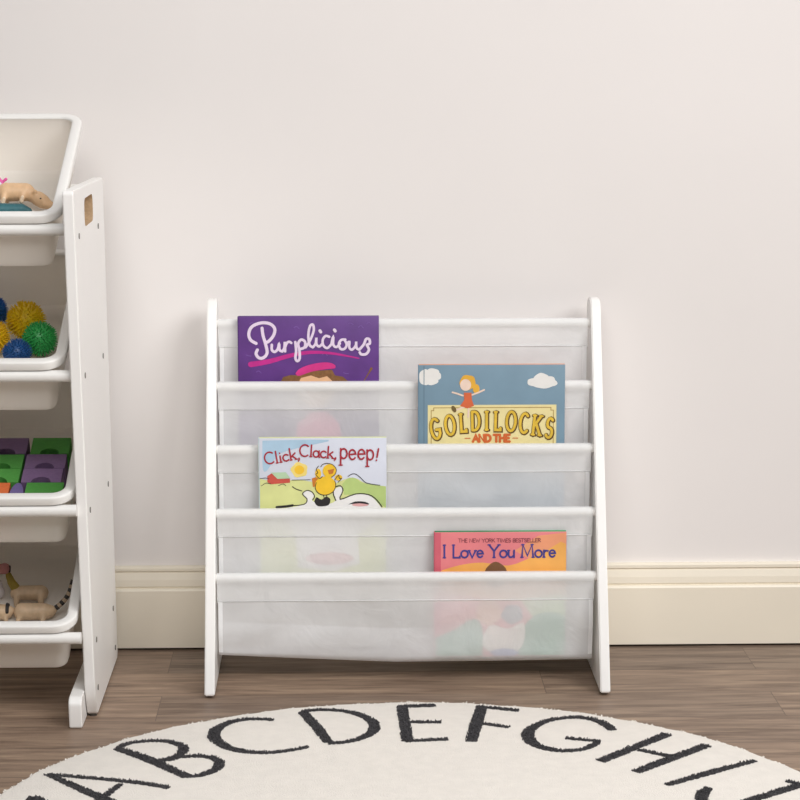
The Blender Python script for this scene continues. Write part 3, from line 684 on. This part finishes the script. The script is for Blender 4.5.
lf = thing('toy_animal', (-.606, -.2735, .1325), 'tan toy animal with a black collar at the left edge of the lowest bin', 'toy')
blob_obj('body', [((-16, 0, 1), (6, 0, 1), 13, 12), ((8, 0, 1), (13, 0, 3), 10, 7.5), ((6, -7, 0), (8, -11, -9), 4.5, 3.6)], TAN2, lf)
m = MB()
ringc = lambda x, r: [(x, r*math.cos(2*PI*i/20), .0035+r*math.sin(2*PI*i/20)) for i in range(20)]
m.loft([ringc(.0075, .0108), ringc(.0082, .0116), ringc(.0118, .0102), ringc(.0124, .0094)]); tag(m.build('collar', col((40, 34, 32), .6), lf, smooth=True), 'black collar')
wt_ = blob_obj('toy_animal', [((-6, 0, 0), (5, 0, 0), 12, 11), ((5, 0, 0), (7, -3, 14), 8, 6)], col((222, 214, 214), .5), None, .0016, (-.6225, -.2261, .1520))
tag(wt_, 'whitish toy behind the black collared animal in the lowest bin', 'toy')

# ------------------------------------------------------------------ round alphabet rug
RX, RYc, RR, RT = -.0038, -.9155, .5772, .0115
rug = thing('alphabet_rug', (RX, RYc, 0), 'round cream rug with charcoal alphabet letters around its edge', 'rug')
def edge_r(a): return RR-.004+.0012*math.sin(17*a+1)+.001*math.sin(41*a)+.0008*math.sin(97*a+2)
m = MB(); NA = 360
ring = lambda k, z: [((edge_r(2*PI*i/NA)*k)*math.cos(2*PI*i/NA), (edge_r(2*PI*i/NA)*k)*math.sin(2*PI*i/NA), z) for i in range(NA)]
m.loft([ring(.993, .0), ring(1, .002), ring(1.0, RT*.65), ring(.996, RT*.9), ring(.990, RT), ring(.8, RT), ring(.4, RT), ring(.02, RT)])
m.build('base', M['rug'], rug, smooth=True)
rnd = random.Random(3)
def tuft(m, x, y, z, h, r, lean):
    a = rnd.uniform(0, 2*PI); lx, ly = lean*math.cos(a)*h, lean*math.sin(a)*h; b = rnd.uniform(0, 2*PI)
    vs = [(x+r*math.cos(b+k*2.0944), y+r*math.sin(b+k*2.0944), z) for k in range(3)]
    t = (x+lx, y+ly, z+h)
    m.add(vs+[(t[0]+r*.55*math.cos(b+k*2.0944), t[1]+r*.55*math.sin(b+k*2.0944), t[2]+rnd.uniform(-.0006, .0006)) for k in range(3)], [(0, 1, 4, 3), (1, 2, 5, 4), (2, 0, 3, 5), (3, 4, 5)])
m = MB()
for i in range(5200):
    a = rnd.uniform(0, PI) if i < 4400 else rnd.uniform(PI, 2*PI); k = rnd.uniform(.986, 1.002); r = edge_r(a)*k
    tuft(m, r*math.cos(a), r*math.sin(a), rnd.uniform(.002, RT*.8), rnd.uniform(.0012, .0026), .0016, rnd.uniform(.2, .9))
tag(m.build('edge_pile', M['tuft'], rug, recalc=False), kind='stuff')
RUG_LETTERS = {
    'A': [[(-0.4888, 0.2594, 0.012), (-0.4029, 0.1593, 0.024), (-0.3639, 0.1117, 0.024)], [(-0.4888, 0.2594, 0.012), (-0.3756, 0.2263, 0.015), (-0.3224, 0.2013, 0.015)], [(-0.3867, 0.2187, 0.013), (-0.4048, 0.165, 0.013)]],
    'B': [[(-0.4062, 0.3659, 0.02), (-0.3564, 0.3134, 0.024), (-0.3011, 0.2442, 0.02)], [(-0.4062, 0.3659, 0.012), (-0.391, 0.3868, 0.013), (-0.3684, 0.3961, 0.014), (-0.3423, 0.3954, 0.015), (-0.3214, 0.3799, 0.018), (-0.3139, 0.3602, 0.02), (-0.3165, 0.3377, 0.018), (-0.3287, 0.3158, 0.015), (-0.3536, 0.3102, 0.012)], [(-0.3436, 0.3115, 0.012), (-0.3242, 0.3236, 0.014), (-0.2965, 0.3292, 0.015), (-0.2757, 0.3238, 0.017), (-0.2632, 0.3077, 0.02), (-0.2624, 0.2828, 0.02), (-0.2722, 0.2616, 0.018), (-0.2864, 0.2483, 0.015), (-0.3036, 0.2442, 0.012)]],
    'C': [[(-0.1935, 0.487, 0.013), (-0.2206, 0.493, 0.014), (-0.2472, 0.4849, 0.016), (-0.2674, 0.4611, 0.02), (-0.276, 0.4322, 0.024), (-0.2729, 0.4034, 0.024), (-0.2576, 0.37, 0.022), (-0.236, 0.3499, 0.018), (-0.21, 0.3412, 0.015), (-0.1844, 0.3437, 0.014), (-0.1589, 0.3543, 0.013), (-0.1425, 0.3652, 0.012)]],
    'D': [[(-0.1535, 0.5262, 0.018), (-0.133, 0.4568, 0.022), (-0.1142, 0.383, 0.018)], [(-0.1535, 0.5262, 0.012), (-0.129, 0.5334, 0.014), (-0.1053, 0.5312, 0.014), (-0.0817, 0.5196, 0.016), (-0.0622, 0.4974, 0.018), (-0.0505, 0.4696, 0.022), (-0.05, 0.4396, 0.022), (-0.0596, 0.4134, 0.018), (-0.0757, 0.3935, 0.016), (-0.0961, 0.3826, 0.014), (-0.1151, 0.3788, 0.013)]],
    'E': [[(-0.0074, 0.5458, 0.022), (-0.0059, 0.4684, 0.022), (-0.0047, 0.3858, 0.022)], [(-0.014, 0.546, 0.015), (0.0423, 0.5508, 0.017)], [(-0.003, 0.4713, 0.012), (0.0464, 0.4715, 0.015)], [(-0.0079, 0.3859, 0.013), (0.0523, 0.3929, 0.015)]],
    'F': [[(0.1096, 0.5426, 0.022), (0.0968, 0.4655, 0.024), (0.0839, 0.3819, 0.022)], [(0.1016, 0.5444, 0.014), (0.1618, 0.5223, 0.015)], [(0.0991, 0.4655, 0.012), (0.1417, 0.4448, 0.014)]],
    'G': [[(0.2869, 0.4269, 0.018), (0.2796, 0.4547, 0.02), (0.2659, 0.4761, 0.018), (0.2455, 0.4873, 0.015), (0.2208, 0.4844, 0.015), (0.1951, 0.4693, 0.016), (0.1755, 0.442, 0.02), (0.1655, 0.4116, 0.024), (0.167, 0.3797, 0.024), (0.1794, 0.3547, 0.02), (0.2037, 0.3378, 0.016), (0.2326, 0.3419, 0.014), (0.2529, 0.3609, 0.014), (0.2612, 0.3788, 0.013)], [(0.2171, 0.3933, 0.012), (0.2373, 0.3861, 0.013), (0.2643, 0.3787, 0.012)]],
    'H': [[(0.3624, 0.4078, 0.022), (0.2542, 0.2919, 0.022)], [(0.4097, 0.3566, 0.022), (0.2963, 0.2475, 0.022)], [(0.3126, 0.3397, 0.014), (0.3522, 0.3097, 0.014)]],
    'I': [[(0.4651, 0.2893, 0.012), (0.395, 0.2417, 0.02), (0.3303, 0.1941, 0.014)]],
    'J': [[(0.4913, 0.2064, 0.013), (0.5056, 0.1922, 0.015), (0.5216, 0.1742, 0.013)], [(0.5079, 0.1902, 0.02), (0.4664, 0.1602, 0.021), (0.4317, 0.1345, 0.02), (0.4062, 0.1146, 0.018), (0.3848, 0.1022, 0.017), (0.3714, 0.1062, 0.018), (0.3667, 0.1325, 0.022), (0.3723, 0.159, 0.022), (0.3838, 0.1819, 0.016)]],
}

# the last letter of the alphabet stands on the other side of the first one
ang = math.radians(-76.5)
def ringpt(u, v, w):      # u across the letter, v outward
    rr = .47+v; return (rr*math.sin(ang)+u*math.cos(ang), rr*math.cos(ang)-u*math.sin(ang), w)
RUG_LETTERS['Z'] = [[ringpt(-.05, .052, .014), ringpt(.05, .052, .014)], [ringpt(.05, .052, .022), ringpt(-.05, -.065, .022)], [ringpt(-.05, -.065, .014), ringpt(.05, -.065, .014)]]
for ch, strokes in RUG_LETTERS.items():
    m = MB()
    for st in strokes:
        sp = smooth_pts(st, 5) if len(st) > 3 else smooth_pts(st, 8)
        for i in range(len(sp)-1):
            (x0, y0_, w0), (x1, y1_, w1) = sp[i], sp[i+1]; L = math.hypot(x1-x0, y1_-y0_)
            if L < 1e-6: continue
            nx, ny = -(y1_-y0_)/L, (x1-x0)/L
            m.add([(x0+nx*w0*.31, y0_+ny*w0*.31, RT+.0006), (x0-nx*w0*.31, y0_-ny*w0*.31, RT+.0006), (x1-nx*w1*.31, y1_-ny*w1*.31, RT+.0006), (x1+nx*w1*.31, y1_+ny*w1*.31, RT+.0006)], [(0, 1, 2, 3)])
            cnt = int(L*(w0+w1)/2/(.0021**2))+1
            for _ in range(cnt):
                t = rnd.random(); w = w0+(w1-w0)*t; e = rnd.uniform(-.37, .37)*w
                tuft(m, x0+(x1-x0)*t+nx*e, y0_+(y1_-y0_)*t+ny*e, RT, rnd.uniform(.0012, .0026), .0012, rnd.uniform(.1, .8))
    tag(m.build('letter', M['yarn'], rug, recalc=False), 'charcoal letter '+ch)

# ------------------------------------------------------------------ light and camera
w = bpy.data.worlds.new('World'); SC.world = w; w.use_nodes = True
wn = w.node_tree; tcw = wn.nodes.new('ShaderNodeTexCoord'); sx = wn.nodes.new('ShaderNodeSeparateXYZ'); wr_ = wn.nodes.new('ShaderNodeValToRGB')
wn.links.new(tcw.outputs['Generated'], sx.inputs[0]); wn.links.new(sx.outputs['Z'], wr_.inputs['Fac'])
wr_.color_ramp.elements[0].position = 0; wr_.color_ramp.elements[0].color = (.12, .115, .11, 1)
wr_.color_ramp.elements[1].position = .7; wr_.color_ramp.elements[1].color = (.95, .97, 1, 1)
wn.links.new(wr_.outputs['Color'], wn.nodes['Background'].inputs['Color'])
wn.nodes['Background'].inputs['Strength'].default_value = .20
def area(name, loc, target, sx, sy, power, color=(1, 1, 1)):
    l = bpy.data.lights.new(name, 'AREA'); l.shape = 'RECTANGLE'; l.size = sx; l.size_y = sy; l.energy = power; l.color = color
    o = bpy.data.objects.new(name, l); COL.objects.link(o); o.location = loc
    o.rotation_euler = (Vector(target)-Vector(loc)).to_track_quat('-Z', 'Y').to_euler(); return o
area('window_light', (2.3, -2.9, 2.9), (0, -.2, .4), 2.1, 1.9, 120, (1, .99, .985))
area('fill_light', (-.1, -3.1, 2.68), (-.4, -.2, .3), 2.0, 1.2, 52, (1, .99, .985))  # added overhead fill that brightens bin interiors and front faces, no real fixture
cd = bpy.data.cameras.new('camera'); cam = bpy.data.objects.new('camera', cd); COL.objects.link(cam); SC.camera = cam
cam.location = (-.10116, -3.52975, .99766)
pit, yaw = .166258, .0274537
F = Vector((math.sin(yaw)*math.cos(pit), math.cos(yaw)*math.cos(pit), -math.sin(pit)))
cam.rotation_euler = F.to_track_quat('-Z', 'Y').to_euler()
cd.sensor_width = 36; cd.lens = 2241.38/800*36; cd.clip_start = .05
SC.view_settings.view_transform = 'Standard'; SC.view_settings.look = 'None'; SC.view_settings.gamma = 1; SC.view_settings.use_curve_mapping = False
SC.view_settings.exposure = -.05
